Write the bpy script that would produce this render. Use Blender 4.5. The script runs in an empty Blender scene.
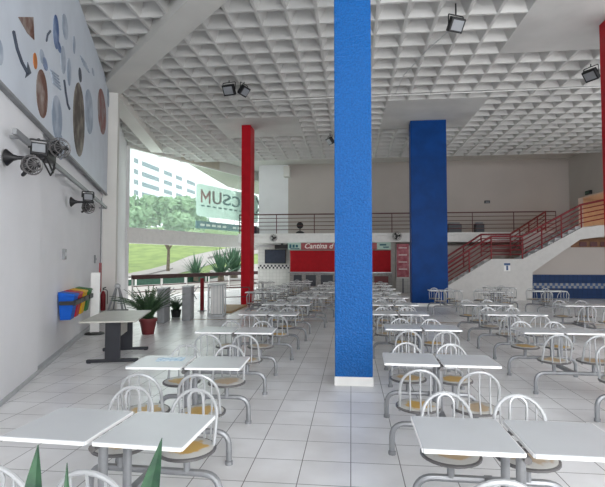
import bpy, bmesh, math, random
from math import sin, cos, pi, radians, atan, atan2, sqrt, degrees
from mathutils import Vector, Matrix, noise
sc = bpy.context.scene
col = sc.collection
random.seed(7)
# ------------------------------------------------------------------ camera
F = 455.0
cam_d = bpy.data.cameras.new('camera'); cam = bpy.data.objects.new('camera', cam_d); col.objects.link(cam)
YAW = radians(6.1); PITCH = atan(17.5 / F)
cam.location = (0, 0, 1.7); cam.rotation_euler = (pi/2 + PITCH, 0, YAW)
cam_d.sensor_width = 36; cam_d.lens = F / 605 * 36; cam_d.clip_end = 500
sc.camera = cam
# ------------------------------------------------------------------ world, light, exposure
w = bpy.data.worlds.new('overcast_sky'); sc.world = w; w.use_nodes = True
nt = w.node_tree; nt.nodes.clear()
wo = nt.nodes.new('ShaderNodeOutputWorld'); bg = nt.nodes.new('ShaderNodeBackground')
tc = nt.nodes.new('ShaderNodeTexCoord'); nz = nt.nodes.new('ShaderNodeTexNoise'); nz.inputs['Scale'].default_value = 2.5
mp = nt.nodes.new('ShaderNodeMapping'); mp.inputs['Scale'].default_value = (1, 1, 3)
rp = nt.nodes.new('ShaderNodeValToRGB')
rp.color_ramp.elements[0].color = (.80, .88, .97, 1); rp.color_ramp.elements[1].color = (1, 1, 1, 1)
rp.color_ramp.elements[0].position = .3; rp.color_ramp.elements[1].position = .6
nt.links.new(tc.outputs['Generated'], mp.inputs['Vector']); nt.links.new(mp.outputs[0], nz.inputs['Vector'])
nt.links.new(nz.outputs[0], rp.inputs[0]); nt.links.new(rp.outputs[0], bg.inputs['Color'])
bg.inputs['Strength'].default_value = 2.2
nt.links.new(bg.outputs[0], wo.inputs['Surface'])

def area(name, loc, target, sx, sy, power, color=(1, 1, 1)):
    d = bpy.data.lights.new(name, 'AREA'); d.shape = 'RECTANGLE'; d.size = sx; d.size_y = sy; d.energy = power; d.color = color
    o = bpy.data.objects.new(name, d); col.objects.link(o); o.location = loc
    o.rotation_euler = (Vector(target) - Vector(loc)).to_track_quat('-Z', 'Y').to_euler()
    return o
# daylight through the open sides of the hall (behind the viewer, on the right, and the glazed side)
area('daylight_entrance', (2.6, -6.4, 4.0), (2.4, 2, .9), 12, 5.5, 1600, (.98, .99, 1))
area('daylight_side', (14.2, 8, 3.4), (0, 9, 2.5), 11, 4.5, 95, (.98, .99, 1))
area('daylight_glazing', (-9.6, 24.0, 3.9), (0, 19, 2.0), 9, 5.0, 380, (.96, 1, .98))
sc.view_settings.view_transform = 'Standard'; sc.view_settings.look = 'None'
sc.view_settings.gamma = 1; sc.view_settings.use_curve_mapping = False
sc.view_settings.exposure = 0.12

# ------------------------------------------------------------------ measuring helpers (place -> metres)
CAM = Vector((0, 0, 1.7))
FWD = Vector((-sin(YAW)*cos(PITCH), cos(YAW)*cos(PITCH), sin(PITCH))); RT = Vector((cos(YAW), sin(YAW), 0)); UP = RT.cross(FWD)
def ray(px, py): return FWD + RT*((px-302.5)/F) - UP*((py-243.5)/F)
def atz(px, py, z=0): r = ray(px, py); return CAM + r*((z-1.7)/r.z)
def aty(px, py, y): r = ray(px, py); return CAM + r*(y/r.y)
def atd(px, py, d): return CAM + ray(px, py)*d

# ------------------------------------------------------------------ materials
def lin(h):
    h = h.lstrip('#'); c = [int(h[i:i+2], 16)/255 for i in (0, 2, 4)]
    return tuple(((x+.055)/1.055)**2.4 if x > .04045 else x/12.92 for x in c) + (1,)
M = {}
def mat(name, hexc, rough=.5, metal=0, var=.06, scale=6, bump=0, bscale=40, spec=.5, hex2=None, emit=0):
    m = bpy.data.materials.new(name); m.use_nodes = True; n = m.node_tree.nodes; l = m.node_tree.links
    b = n['Principled BSDF']; b.inputs['Roughness'].default_value = rough; b.inputs['Metallic'].default_value = metal
    b.inputs['Specular IOR Level'].default_value = spec
    c = lin(hexc); c2 = lin(hex2) if hex2 else tuple(x*(1-var*2) for x in c[:3]) + (1,)
    t = n.new('ShaderNodeTexCoord'); z = n.new('ShaderNodeTexNoise'); z.inputs['Scale'].default_value = scale; z.inputs['Detail'].default_value = 5
    r = n.new('ShaderNodeValToRGB'); r.color_ramp.elements[0].color = c2; r.color_ramp.elements[1].color = c
    r.color_ramp.elements[0].position = .35; r.color_ramp.elements[1].position = .6
    l.new(t.outputs['Object'], z.inputs['Vector']); l.new(z.outputs[0], r.inputs[0]); l.new(r.outputs[0], b.inputs['Base Color'])
    if emit:
        b.inputs['Emission Color'].default_value = c; b.inputs['Emission Strength'].default_value = emit
    if bump:
        z2 = n.new('ShaderNodeTexNoise'); z2.inputs['Scale'].default_value = bscale; z2.inputs['Detail'].default_value = 4
        bp = n.new('ShaderNodeBump'); bp.inputs['Strength'].default_value = bump; bp.inputs['Distance'].default_value = .02
        l.new(t.outputs['Object'], z2.inputs['Vector']); l.new(z2.outputs[0], bp.inputs['Height']); l.new(bp.outputs[0], b.inputs['Normal'])
    M[name] = m; return m
mat('white_wall', '#e6e6e8', .75, var=.03, scale=.8, bump=.12, bscale=60)
mat('back_wall', '#b9b1ab', .8, var=.03, scale=.6)
mat('ceiling', '#cccbc8', .8, var=.05, scale=1.2)
mat('beam', '#d9d7d2', .75, var=.03, scale=1)
mat('blue', '#0660aa', .32, scale=42, hex2='#014c8e', bump=1.0, bscale=40, spec=.28)  # lighter flecks in the colour stand in for glints off the textured paint
mat('blue_shaded', '#073c7c', .42, var=.12, scale=2, bump=.3, bscale=40, spec=.1)  # dimmer copy of the column blue, weaker light put into the colour
mat('red', '#b50f20', .45, var=.06, scale=3, bump=.15, bscale=20, spec=.2)
mat('stair_red', '#7c1820', .45, var=.1, spec=.3)
mat('maroon', '#541a20', .45, var=.1)
mat('shutter_red', '#b01420', .6, spec=.2, var=.06)
mat('poster_red', '#a8505c', .6, var=.15, scale=5, hex2='#c98088')
mat('white_paint', '#ecebe8', .5, var=.03)
mat('stair_white', '#cbc9c6', .65, var=.03)
mat('laminate', '#c4c7ca', .36, var=.025, scale=3)
mat('laminate_edge', '#f2f2f2', .4, var=.01)
mat('tube', '#919396', .38, metal=.35, var=.08, scale=12)
mat('arch_tube', '#b0b2b4', .38, metal=.15, var=.06, scale=12)
mat('rim', '#6f6d6d', .45, metal=.4, var=.1)
mat('black', '#17171a', .5, var=.1)
mat('dark', '#2b2f38', .4, var=.1)
mat('grey', '#8b8d8f', .5, var=.08)
mat('light_grey', '#b9bbbd', .5, var=.05)
mat('steel', '#9fa3a6', .35, metal=.6, var=.08)
mat('desk_top', '#b9b7ae', .45, var=.05, scale=10)
mat('desk_metal', '#23252d', .5, var=.1)
mat('blue_plastic', '#0d58bb', .55, var=.05, spec=.2)
mat('red_plastic', '#b8182a', .55, var=.05, spec=.2)
mat('yellow_plastic', '#e0ac1c', .55, var=.05, spec=.2)
mat('green_plastic', '#2f6b35', .55, var=.05, spec=.2)
mat('pot', '#6b2628', .5, var=.1)
mat('soil', '#3a2c20', .9, var=.2)
mat('fern', '#2f4a33', .6, var=.25, scale=9, hex2='#46633f')
mat('blade_leaf', '#183a27', .5, var=.25, scale=18, hex2='#2f5438')
mat('tree_leaf', '#a3c095', .7, var=.3, scale=.5, hex2='#5f8558')
mat('agave_leaf', '#3a5f48', .7, var=.3, scale=2, hex2='#56795c')
mat('bark', '#6d6557', .9, var=.2)
mat('grass', '#7c9150', .9, var=.15, scale=.6, hex2='#667c44')
mat('asphalt', '#9c9994', .85, var=.06, scale=.6)
mat('terrace', '#a8a49e', .8, var=.06)
mat('building', '#eeeeee', .8, var=.02)
mat('window_dark', '#6f8089', .2, var=.1)
mat('soffit', '#c9c2b2', .8, var=.04)
mat('handrail', '#4a3030', .5, var=.1)
mat('sign_panel', '#b9d2c6', .5, var=.02)
mat('teal', '#14606e', .5, var=.05)
mat('sign_red', '#a85054', .5, var=.05)
mat('sign_brown', '#7d5a5c', .5, var=.05)
mat('sign_teal', '#3f6a70', .5, var=.05)
mat('kiosk_wall', '#b7b3ac', .6, var=.06)
mat('counter', '#8f8b88', .5, var=.15, scale=9)
mat('warm_lit_brown', '#7d5334', .6, var=.15)
mat('tan_wood', '#b39468', .6, var=.12)
mat('corridor', '#c9ab8c', .7, var=.05)
mat('dark_green', '#2c5a48', .3, var=.15)
mat('band_blue', '#2b4f80', .4, var=.08, scale=4)
mat('fabric', '#cfd6df', .6, var=.03, scale=2)
mat('photo_brown', '#6b4638', .6, scale=3.5, hex2='#a39a94')
mat('photo_dark', '#4a403a', .6, scale=3, hex2='#8d857a')
mat('photo_red', '#84504c', .6, scale=3, hex2='#8d8a8a')
mat('ink', '#4a5260', .6, var=.1)
mat('ink_soft', '#8b98aa', .6, var=.2, scale=3, hex2='#b5bfcb')
mat('ink_blue', '#3f5c8c', .6, var=.2, scale=5, hex2='#8797b5')
mat('orange', '#c97a3a', .6, var=.15)
mat('lens', '#8f9296', .2, var=.02)
mat('white_letter', '#f3e9e4', .5, var=.02)
mat('sticker', '#6f9fc4', .4, var=.2, scale=25, hex2='#dfe8ee')
mat('warm_lamp', '#ffb060', .5, emit=6)
mat('screen', '#3a4252', .25, var=.1)
mat('curb', '#5f5c58', .8)

# seats: pale laminate with a worn orange patch of its own shape in the middle
def seat_mat():
    m = bpy.data.materials.new('worn_seat'); m.use_nodes = True; n = m.node_tree.nodes; l = m.node_tree.links
    b = n['Principled BSDF']; b.inputs['Roughness'].default_value = .45
    t = n.new('ShaderNodeTexCoord'); oi = n.new('ShaderNodeObjectInfo')
    ad = n.new('ShaderNodeVectorMath'); ad.operation = 'ADD'
    sc_ = n.new('ShaderNodeVectorMath'); sc_.operation = 'SCALE'; sc_.inputs[3].default_value = 37
    cb = n.new('ShaderNodeCombineXYZ'); l.new(oi.outputs['Random'], cb.inputs[0]); l.new(oi.outputs['Random'], cb.inputs[1])
    l.new(cb.outputs[0], sc_.inputs[0]); l.new(t.outputs['Object'], ad.inputs[0]); l.new(sc_.outputs[0], ad.inputs[1])
    z = n.new('ShaderNodeTexNoise'); z.inputs['Scale'].default_value = 14; z.inputs['Detail'].default_value = 3
    l.new(ad.outputs[0], z.inputs['Vector'])
    ln = n.new('ShaderNodeVectorMath'); ln.operation = 'LENGTH'; l.new(t.outputs['Object'], ln.inputs[0])
    ma = n.new('ShaderNodeMath'); ma.operation = 'MULTIPLY_ADD'; ma.inputs[1].default_value = -.16; l.new(z.outputs[0], ma.inputs[0]); l.new(ln.outputs['Value'], ma.inputs[2])
    r = n.new('ShaderNodeValToRGB'); r.color_ramp.elements[0].position = .025; r.color_ramp.elements[1].position = .05
    r.color_ramp.elements[0].color = (0, 0, 0, 1); r.color_ramp.elements[1].color = (1, 1, 1, 1)
    pc = n.new('ShaderNodeValToRGB'); pc.color_ramp.elements[0].color = lin('#c39c50'); pc.color_ramp.elements[1].color = lin('#b3a08a'); pc.color_ramp.elements[0].position = .3
    l.new(oi.outputs['Random'], pc.inputs[0]); mx = n.new('ShaderNodeMixRGB'); mx.inputs[2].default_value = lin('#bdbbb6')
    l.new(ma.outputs[0], r.inputs[0]); l.new(r.outputs[0], mx.inputs[0]); l.new(pc.outputs[0], mx.inputs[1]); l.new(mx.outputs[0], b.inputs['Base Color']); M['seat'] = m
seat_mat()
def floor_mat():
    m = bpy.data.materials.new('floor_tiles'); m.use_nodes = True; n = m.node_tree.nodes; l = m.node_tree.links
    b = n['Principled BSDF']; t = n.new('ShaderNodeTexCoord')
    mp = n.new('ShaderNodeMapping'); mp.inputs['Location'].default_value = (.01+.41*40, .02+.42*40, 0)
    br = n.new('ShaderNodeTexBrick'); br.offset = 0; br.inputs['Scale'].default_value = 1
    br.inputs['Brick Width'].default_value = .41; br.inputs['Row Height'].default_value = .415; br.inputs['Mortar Size'].default_value = .004
    br.inputs['Mortar Smooth'].default_value = .1; br.inputs['Bias'].default_value = 0
    br.inputs['Color1'].default_value = lin('#f0f0f1'); br.inputs['Color2'].default_value = lin('#e9e9ea'); br.inputs['Mortar'].default_value = lin('#7c7a79')
    l.new(t.outputs['Object'], mp.inputs[0]); l.new(mp.outputs[0], br.inputs['Vector'])
    z = n.new('ShaderNodeTexNoise'); z.inputs['Scale'].default_value = 1.3; z.inputs['Detail'].default_value = 6
    l.new(t.outputs['Object'], z.inputs['Vector'])
    r = n.new('ShaderNodeValToRGB'); r.color_ramp.elements[0].color = (.84, .83, .82, 1); r.color_ramp.elements[1].color = (1, 1, 1, 1)
    r.color_ramp.elements[0].position = .35; r.color_ramp.elements[1].position = .6
    l.new(z.outputs[0], r.inputs[0])
    mx = n.new('ShaderNodeMixRGB'); mx.blend_type = 'MULTIPLY'; mx.inputs[0].default_value = 1
    l.new(br.outputs['Color'], mx.inputs[1]); l.new(r.outputs[0], mx.inputs[2]); l.new(mx.outputs[0], b.inputs['Base Color'])
    b.inputs['Roughness'].default_value = .32; b.inputs['Specular IOR Level'].default_value = .45
    M['floor'] = m
floor_mat()
def tile_mat(name, tile, c1, c2, mort):
    m = bpy.data.materials.new(name); m.use_nodes = True; n = m.node_tree.nodes; l = m.node_tree.links
    b = n['Principled BSDF']; t = n.new('ShaderNodeTexCoord'); mp = n.new('ShaderNodeMapping'); mp.inputs['Rotation'].default_value = (pi/2, 0, 0)
    br = n.new('ShaderNodeTexBrick'); br.offset = 0; br.inputs['Scale'].default_value = 1
    br.inputs['Brick Width'].default_value = tile; br.inputs['Row Height'].default_value = tile; br.inputs['Mortar Size'].default_value = .006
    br.inputs['Color1'].default_value = lin(c1); br.inputs['Color2'].default_value = lin(c2); br.inputs['Mortar'].default_value = lin(mort)
    l.new(t.outputs['Object'], mp.inputs[0]); l.new(mp.outputs[0], br.inputs['Vector']); l.new(br.outputs['Color'], b.inputs['Base Color'])
    b.inputs['Roughness'].default_value = .5; b.inputs['Specular IOR Level'].default_value = .2; M[name] = m
tile_mat('blue_tiles', .2, '#1f3a66', '#1c355c', '#152a48')
tile_mat('white_tiles', .2, '#dcdcd8', '#d4d4d0', '#b8b8b4')
def glass_mat(name, col_, haze, gloss):
    m = bpy.data.materials.new(name); m.use_nodes = True; n = m.node_tree.nodes; l = m.node_tree.links
    n.clear(); o = n.new('ShaderNodeOutputMaterial'); tr = n.new('ShaderNodeBsdfTransparent'); tr.inputs[0].default_value = col_
    g = n.new('ShaderNodeBsdfGlossy'); g.inputs['Roughness'].default_value = .02
    d = n.new('ShaderNodeBsdfDiffuse'); d.inputs[0].default_value = (.85, .95, .92, 1)
    a = n.new('ShaderNodeMixShader'); a.inputs[0].default_value = gloss; bb = n.new('ShaderNodeMixShader'); bb.inputs[0].default_value = haze
    l.new(tr.outputs[0], a.inputs[1]); l.new(g.outputs[0], a.inputs[2]); l.new(a.outputs[0], bb.inputs[1]); l.new(d.outputs[0], bb.inputs[2]); l.new(bb.outputs[0], o.inputs[0])
    M[name] = m
glass_mat('glass', (.94, 1, .98, 1), .16, .06)
def board_mat(name, hexc):
    m = bpy.data.materials.new(name); m.use_nodes = True; n = m.node_tree.nodes; l = m.node_tree.links; n.clear()
    o = n.new('ShaderNodeOutputMaterial'); d = n.new('ShaderNodeBsdfDiffuse'); t = n.new('ShaderNodeBsdfTranslucent'); x = n.new('ShaderNodeMixShader'); x.inputs[0].default_value = .6
    z = n.new('ShaderNodeTexNoise'); z.inputs['Scale'].default_value = 1.5; r = n.new('ShaderNodeValToRGB'); c = lin(hexc); r.color_ramp.elements[0].color = tuple(v*.92 for v in c[:3])+(1,); r.color_ramp.elements[1].color = c
    l.new(z.outputs[0], r.inputs[0])
    for q in (d, t): l.new(r.outputs[0], q.inputs[0])
    l.new(d.outputs[0], x.inputs[1]); l.new(t.outputs[0], x.inputs[2]); l.new(x.outputs[0], o.inputs[0]); M[name] = m
board_mat('sign_board', '#d3ddd8')

# ------------------------------------------------------------------ mesh helpers
class MB:
    def __init__(s): s.v = []; s.f = []; s.mi = []; s.k = 0; s.sm = []
    def add(s, vs, fs, smooth=False):
        b = len(s.v); s.v += [tuple(x) for x in vs]
        for f in fs: s.f.append([b+i for i in f]); s.mi.append(s.k); s.sm.append(smooth)
        return s
    def box(s, c, d, R=None, bev=0):
        cx, cy, cz = c; x, y, z = d[0]/2, d[1]/2, d[2]/2
        if bev:
            bm = bmesh.new(); bmesh.ops.create_cube(bm, size=1)
            for v in bm.verts: v.co = Vector((v.co.x*d[0], v.co.y*d[1], v.co.z*d[2]))
            bmesh.ops.bevel(bm, geom=list(bm.edges), offset=bev, segments=2, affect='EDGES', profile=.5)
            vs = [v.co.copy() for v in bm.verts]; bm.verts.index_update(); fs = [[v.index for v in f.verts] for f in bm.faces]; bm.free()
        else:
            vs = [Vector((a, b, e)) for a in (-x, x) for b in (-y, y) for e in (-z, z)]
            fs = [(0, 1, 3, 2), (4, 6, 7, 5), (0, 4, 5, 1), (2, 3, 7, 6), (0, 2, 6, 4), (1, 5, 7, 3)]
        if R: vs = [R @ v for v in vs]
        return s.add([v + Vector(c) for v in vs], fs)
    def prism(s, poly, axis, h):  # poly: 3D pts (planar), extruded by vector axis*h
        n = len(poly); e = Vector(axis)*h; P = [Vector(p) for p in poly]
        return s.add(P + [p+e for p in P], [list(range(n))[::-1], [n+i for i in range(n)]] + [[i, (i+1) % n, n+(i+1) % n, n+i] for i in range(n)])
    def tube(s, pts, r, seg=8, closed=False, cap=True):
        P = [Vector(p) for p in pts]; n = len(P); rings = []; ref = None
        rr = r if isinstance(r, (list, tuple)) else [r]*n
        for i, p in enumerate(P):
            if closed: t = (P[(i+1) % n]-P[i-1])
            else: t = (P[min(i+1, n-1)]-P[max(i-1, 0)])
            t.normalize()
            if ref is None:
                ref = Vector((0, 0, 1)) if abs(t.z) < .9 else Vector((1, 0, 0))
            a = (ref - t*ref.dot(t))
            if a.length < 1e-4: a = Vector((1, 0, 0)) - t*t.x
            a.normalize(); ref = a; b = t.cross(a)
            rings.append([p + (a*cos(2*pi*k/seg)+b*sin(2*pi*k/seg))*rr[i] for k in range(seg)])
        vs = [v for r_ in rings for v in r_]; fs = []
        for i in range(n if closed else n-1):
            j = (i+1) % n
            for k in range(seg): fs.append((i*seg+k, i*seg+(k+1) % seg, j*seg+(k+1) % seg, j*seg+k))
        if cap and not closed: fs += [list(range(seg))[::-1], [(n-1)*seg+k for k in range(seg)]]
        return s.add(vs, fs, True)
    def lathe(s, prof, seg=20, c=(0, 0, 0), R=None):
        vs = []; n = len(prof)
        for (r, z) in prof:
            for k in range(seg): vs.append(Vector((r*cos(2*pi*k/seg), r*sin(2*pi*k/seg), z)))
        fs = [(i*seg+k, i*seg+(k+1) % seg, (i+1)*seg+(k+1) % seg, (i+1)*seg+k) for i in range(n-1) for k in range(seg)]
        fs += [list(range(seg))[::-1], [(n-1)*seg+k for k in range(seg)]]
        if R: vs = [R @ v for v in vs]
        return s.add([v+Vector(c) for v in vs], fs, True)
    def ring(s, c, R_, r, ux, uy, seg=20, ts=6):
        c = Vector(c); ux = Vector(ux); uy = Vector(uy)
        return s.tube([c + ux*R_*cos(2*pi*k/seg) + uy*R_*sin(2*pi*k/seg) for k in range(seg)], r, ts, closed=True)
    def mesh(s, name, mats):
        me = bpy.data.meshes.new(name); me.from_pydata(s.v, [], s.f)
        for m in (mats if isinstance(mats, (list, tuple)) else [mats]): me.materials.append(M[m])
        me.polygons.foreach_set('material_index', s.mi); me.polygons.foreach_set('use_smooth', s.sm); me.update()
        bm = bmesh.new(); bm.from_mesh(me); bmesh.ops.recalc_face_normals(bm, faces=bm.faces); bm.to_mesh(me); bm.free()
        if any(s.sm):
            try: me.set_sharp_from_angle(angle=radians(40))
            except Exception: pass
        return me
    def build(s, name, mats, parent=None, loc=None):
        o = bpy.data.objects.new(name, s.mesh(name, mats)); col.objects.link(o)
        if parent: o.parent = parent
        if loc: o.location = loc
        return o
def obj(name, me, parent=None, loc=None, rz=0):
    o = bpy.data.objects.new(name, me); col.objects.link(o)
    if parent: o.parent = parent
    if loc is not None: o.location = loc
    o.rotation_euler.z = rz
    return o
def tag(o, label=None, cat=None, group=None, kind=None):
    if label: o['label'] = label
    if cat: o['category'] = cat
    if group: o['group'] = group
    if kind: o['kind'] = kind
    return o
def empty(name, loc=(0, 0, 0), rz=0, label=None, cat=None, group=None):
    o = bpy.data.objects.new(name, None); col.objects.link(o); o.location = loc; o.rotation_euler = (0, 0, rz); o.empty_display_size = .1
    return tag(o, label, cat, group)
def struct(o): o['kind'] = 'structure'; return o
def rounded(pts, r, n=5):
    P = [Vector(p) for p in pts]; out = [P[0]]
    for i in range(1, len(P)-1):
        a = (P[i-1]-P[i]); b = (P[i+1]-P[i]); ra = min(r, a.length*.49, b.length*.49); a.normalize(); b.normalize()
        p0 = P[i]+a*ra; p2 = P[i]+b*ra
        for k in range(n+1):
            t = k/n; out.append(p0*(1-t)**2 + P[i]*2*t*(1-t) + p2*t*t)
    out.append(P[-1]); return out
def rotz(a): return Matrix.Rotation(a, 3, 'Z')
def text_mesh(s, size, extrude=.01, name='lettering', bold=0, shear=0):
    c = bpy.data.curves.new(name, 'FONT'); c.body = s; c.size = size; c.extrude = extrude; c.offset = bold; c.shear = shear; c.resolution_u = 3
    o = bpy.data.objects.new(name, c); me = bpy.data.meshes.new_from_object(o)
    bpy.data.objects.remove(o); return me

# ------------------------------------------------------------------ floor
CZ = 7.05
WD = Vector((-.3797, .9251, 0)); W0 = Vector((-4.25, 5.18, 0)); WN = Vector((.9251, .3797, 0))   # left wall line and its inward normal
def wallp(y, z=0, off=0): return W0 + WD*((y-5.18)/.9251) + WN*off + Vector((0, 0, z))
FA = Vector((-10.25, 19.8, 0)); FD = Vector((.4098, .9122, 0)); FN = Vector((.9122, -.4098, 0))    # glazed side
def facp(t, z=0, off=0): return FA + FD*t + FN*off + Vector((0, 0, z))
b = MB(); b.prism([(-.3, -7, -.2), (16, -7, -.2), (16, 30, -.2), (-5.6, 30.1, -.2), (-10.3, 19.8, -.2)], (0, 0, 1), .2)
struct(b.build('floor', 'floor'))
b = MB(); b.box((3.2, 12.95, .002), (17.5, .05, .004)); b.box((-3.2, 12.95, .002), (6.5, .05, .004))
struct(b.build('trim_1', 'tan_wood'))
# ------------------------------------------------------------------ ceiling with pyramid coffers
P_ = .65; X0 = -11.12; Y0 = -6.2
solid = [(.93, 4.35, 15.5, 18.8), (-5.55, -2.2, 16.4, 19.2), (4.1, 7.4, 8.7, 12.0), (-1.75, 1.75, 4.8, 8.0)]
b = MB()
def inside(x, y):
    if (Vector((x, y, 0))-W0).dot(WN) < -.7: return False
    if (Vector((x, y, 0))-FA).dot(FN) < -.25: return False
    return True
for i in range(41):
    for j in range(46):
        x = X0+i*P_; y = Y0+j*P_; cx = x+P_/2; cy = y+P_/2
        if not inside(cx, cy): continue
        if any(a <= cx <= c and d <= cy <= e for a, c, d, e in solid) or cy > 23.6:
            b.add([(x, y, CZ), (x+P_, y, CZ), (x+P_, y+P_, CZ), (x, y+P_, CZ)], [(3, 2, 1, 0)]); continue
        a0, a1, h = .03, .18, .25
        o = [(x, y, CZ), (x+P_, y, CZ), (x+P_, y+P_, CZ), (x, y+P_, CZ)]
        q = [(x+a0, y+a0, CZ), (x+P_-a0, y+a0, CZ), (x+P_-a0, y+P_-a0, CZ), (x+a0, y+P_-a0, CZ)]
        t = [(x+a1, y+a1, CZ+h), (x+P_-a1, y+a1, CZ+h), (x+P_-a1, y+P_-a1, CZ+h), (x+a1, y+P_-a1, CZ+h)]
        fs = [(k, (k+1) % 4, 4+(k+1) % 4, 4+k) for k in range(4)] + [(4+k, 4+(k+1) % 4, 8+(k+1) % 4, 8+k) for k in range(4)] + [(8, 9, 10, 11)]
        b.add(o+q+t, fs)
me = b.mesh('ceiling', 'ceiling'); struct(obj('ceiling', me))
# slab over the coffers keeps the sky out
b = MB(); b.prism([wallp(-7, 7.5), (16, -7, 7.5), (16, 30, 7.5), (-5.6, 30.1, 7.5), wallp(19.8, 7.5)], (0, 0, 1), .3)
struct(b.build('ceiling', 'beam'))
# big beams from the corner pier
def beam(p, q, wd, z0, z1, name):
    p = Vector(p); q = Vector(q); d = (q-p).normalized(); n = Vector((-d.y, d.x, 0))*wd/2
    b = MB(); b.prism([p+n+Vector((0, 0, z0)), p-n+Vector((0, 0, z0)), q-n+Vector((0, 0, z0)), q+n+Vector((0, 0, z0))], (0, 0, 1), z1-z0)
    return struct(b.build(name, 'beam'))
beam((-7.55, 13.25, 0), (1.7, 4.1, 0), .62, 6.85, 7.5, 'trim_2')
beam((-7.50, 13.3, 0), (-9.15, 20.6, 0), .55, 6.85, 7.5, 'trim_3')
# ------------------------------------------------------------------ left wall
b = MB(); p0 = wallp(-7); p1 = wallp(20.0)
b.prism([p0, p1, p1-WN*.25, p0-WN*.25], (0, 0, 1), 7.5); struct(b.build('wall_left', 'white_wall'))
b = MB(); pa = wallp(2.6); pb = wallp(6.42); b.prism([pa-WN*.02, pb-WN*.02, pb+WN*.07, pa+WN*.07], (0, 0, 1), 7.04); struct(b.build('trim_4', 'white_wall'))
b = MB(); pa = wallp(12.95); pb = wallp(13.4); b.prism([pa-WN*.02, pb-WN*.02, pb+WN*.38, pa+WN*.38], (0, 0, 1), 6.85); struct(b.build('trim_5', 'beam'))
b = MB(); pa = wallp(-7); pb = wallp(12.95); b.prism([pa-WN*.01, pb-WN*.01, pb+WN*.085, pa+WN*.085], (0, 0, 1), .06); struct(b.build('baseboard_left', 'light_grey'))
# ------------------------------------------------------------------ glazed side: low opening, white band, tall pane
TL = 11.6
def fbox(t0, t1, z0, z1, th, name, m, off=0, parent=None):
    b = MB(); b.prism([facp(t0, z0, off-th/2), facp(t1, z0, off-th/2), facp(t1, z0, off+th/2), facp(t0, z0, off+th/2)], (0, 0, 1), z1-z0)
    return b.build(name, m, parent)
win = empty('window_1', facp(0)); struct(win)
iv = Matrix.Translation(-facp(0))
def fpart(*a, **k):
    o = fbox(*a, **k); o.data.transform(iv); o.parent = win; return o
fpart(0, TL, 3.25, 6.95, .012, 'window_glass', 'glass')
fpart(0, TL, 6.93, 7.5, .14, 'window_frame', 'beam')
fpart(0, .12, 2.5, 7.0, .12, 'window_frame', 'white_paint')
struct(fbox(0, TL, 2.52, 3.25, .25, 'trim_6', 'white_paint'))
struct(fbox(-.1, .1, 0, 7.0, .2, 'trim_7', 'white_wall'))
# overhanging roof seen through the glass
e1 = atz(183, 158.5, 7.0); e2 = atz(228, 187, 7.0); e3 = facp(13.5, 7.0); e1b = facp(3.3, 7.0, .1)
b = MB(); b.prism([e1b, (e2.x, e2.y, 7.0), (e2.x+1.5, e2.y+4, 7.0), e3], (0, 0, 1), .5); struct(b.build('trim_8', 'soffit'))
# ------------------------------------------------------------------ back walls
YB = 27.0
def wallbox(x0, x1, y0, y1, z0, z1, name, m):
    b = MB(); b.box(((x0+x1)/2, (y0+y1)/2, (z0+z1)/2), (x1-x0, y1-y0, z1-z0)); return struct(b.build(name, m))
wallbox(-5.55, -3.75, YB-.0, YB+.3, 0, 7.5, 'wall_back', 'white_wall')
wallbox(-3.75, 12.4, YB, YB+.3, 0, 7.5, 'wall_back', 'back_wall')
wallbox(-3.95, -3.6, YB-.6, YB, 6.7, 7.3, 'trim_9', 'beam')
b = MB(); b.prism([(-5.55, YB, 0), (-5.55, YB+.3, 0), (-5.7, 30.2, 0), (-5.9, 30.2, 0)], (0, 0, 1), 7.5); struct(b.build('wall_back', 'white_wall'))
# right wall, with a lamp-lit corridor opening on the upper level
XR = 12.25
wallbox(XR, XR+.25, 26.0, YB+.3, 0, 7.5, 'wall_right', 'back_wall')
wallbox(XR, XR+.25, 21.9, 26.0, 5.1, 7.5, 'wall_right', 'back_wall')
wallbox(XR, XR+.25, 19.0, 21.9, 3.2, 7.5, 'wall_right', 'back_wall')
wallbox(15.3, 15.5, 21.0, 28, 3.2, 5.4, 'wall_right', 'corridor')
wallbox(12.5, 15.3, 26.9, 27.1, 3.2, 5.4, 'wall_back', 'corridor')
wallbox(12.5, 15.5, 19, 27.1, 5.1, 5.3, 'ceiling', 'corridor')
wallbox(15.75, 16, 13.5, 27, 0, 7.5, 'wall_right', 'back_wall')
# lower right wall with tiled dado and chequer strip
YL = 21.9
wallbox(7.9, 15.75, YL, YL+.2, 0, 3.0, 'wall_back', 'back_wall')
wallbox(7.92, 15.75, YL-.03, YL, .0, 1.08, 'trim_10', 'blue_tiles')
def checker(x0, x1, y, z, s, name, rows=2, m=('dark', 'white_paint')):
    b = MB(); n = int((x1-x0)/s)
    for r in range(rows):
        for i in range(n):
            b.k = (i+r) % 2; b.box((x0+(i+.5)*s, y, z+(r+.5)*s), (s, .01, s))
    return struct(b.build(name, list(m)))
checker(7.95, 15.0, YL-.04, .46, .115, 'trim_11', 2, ('grey', 'band_blue'))
# wall left of the kiosk, white tiles with chequer strip
wallbox(-5.5, -3.4, 26.6, 27.0, 0, 2.52, 'wall_back', 'white_tiles')
checker(-5.5, -3.5, 26.58, 1.25, .11, 'trim_12', 2, ('dark', 'white_paint'))
wallbox(2.4, 3.9, 24.9, 25.1, 0, 2.52, 'wall_back', 'white_tiles')
wallbox(3.9, 8.1, 24.9, 25.1, 0, 2.52, 'wall_back', 'back_wall')

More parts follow.
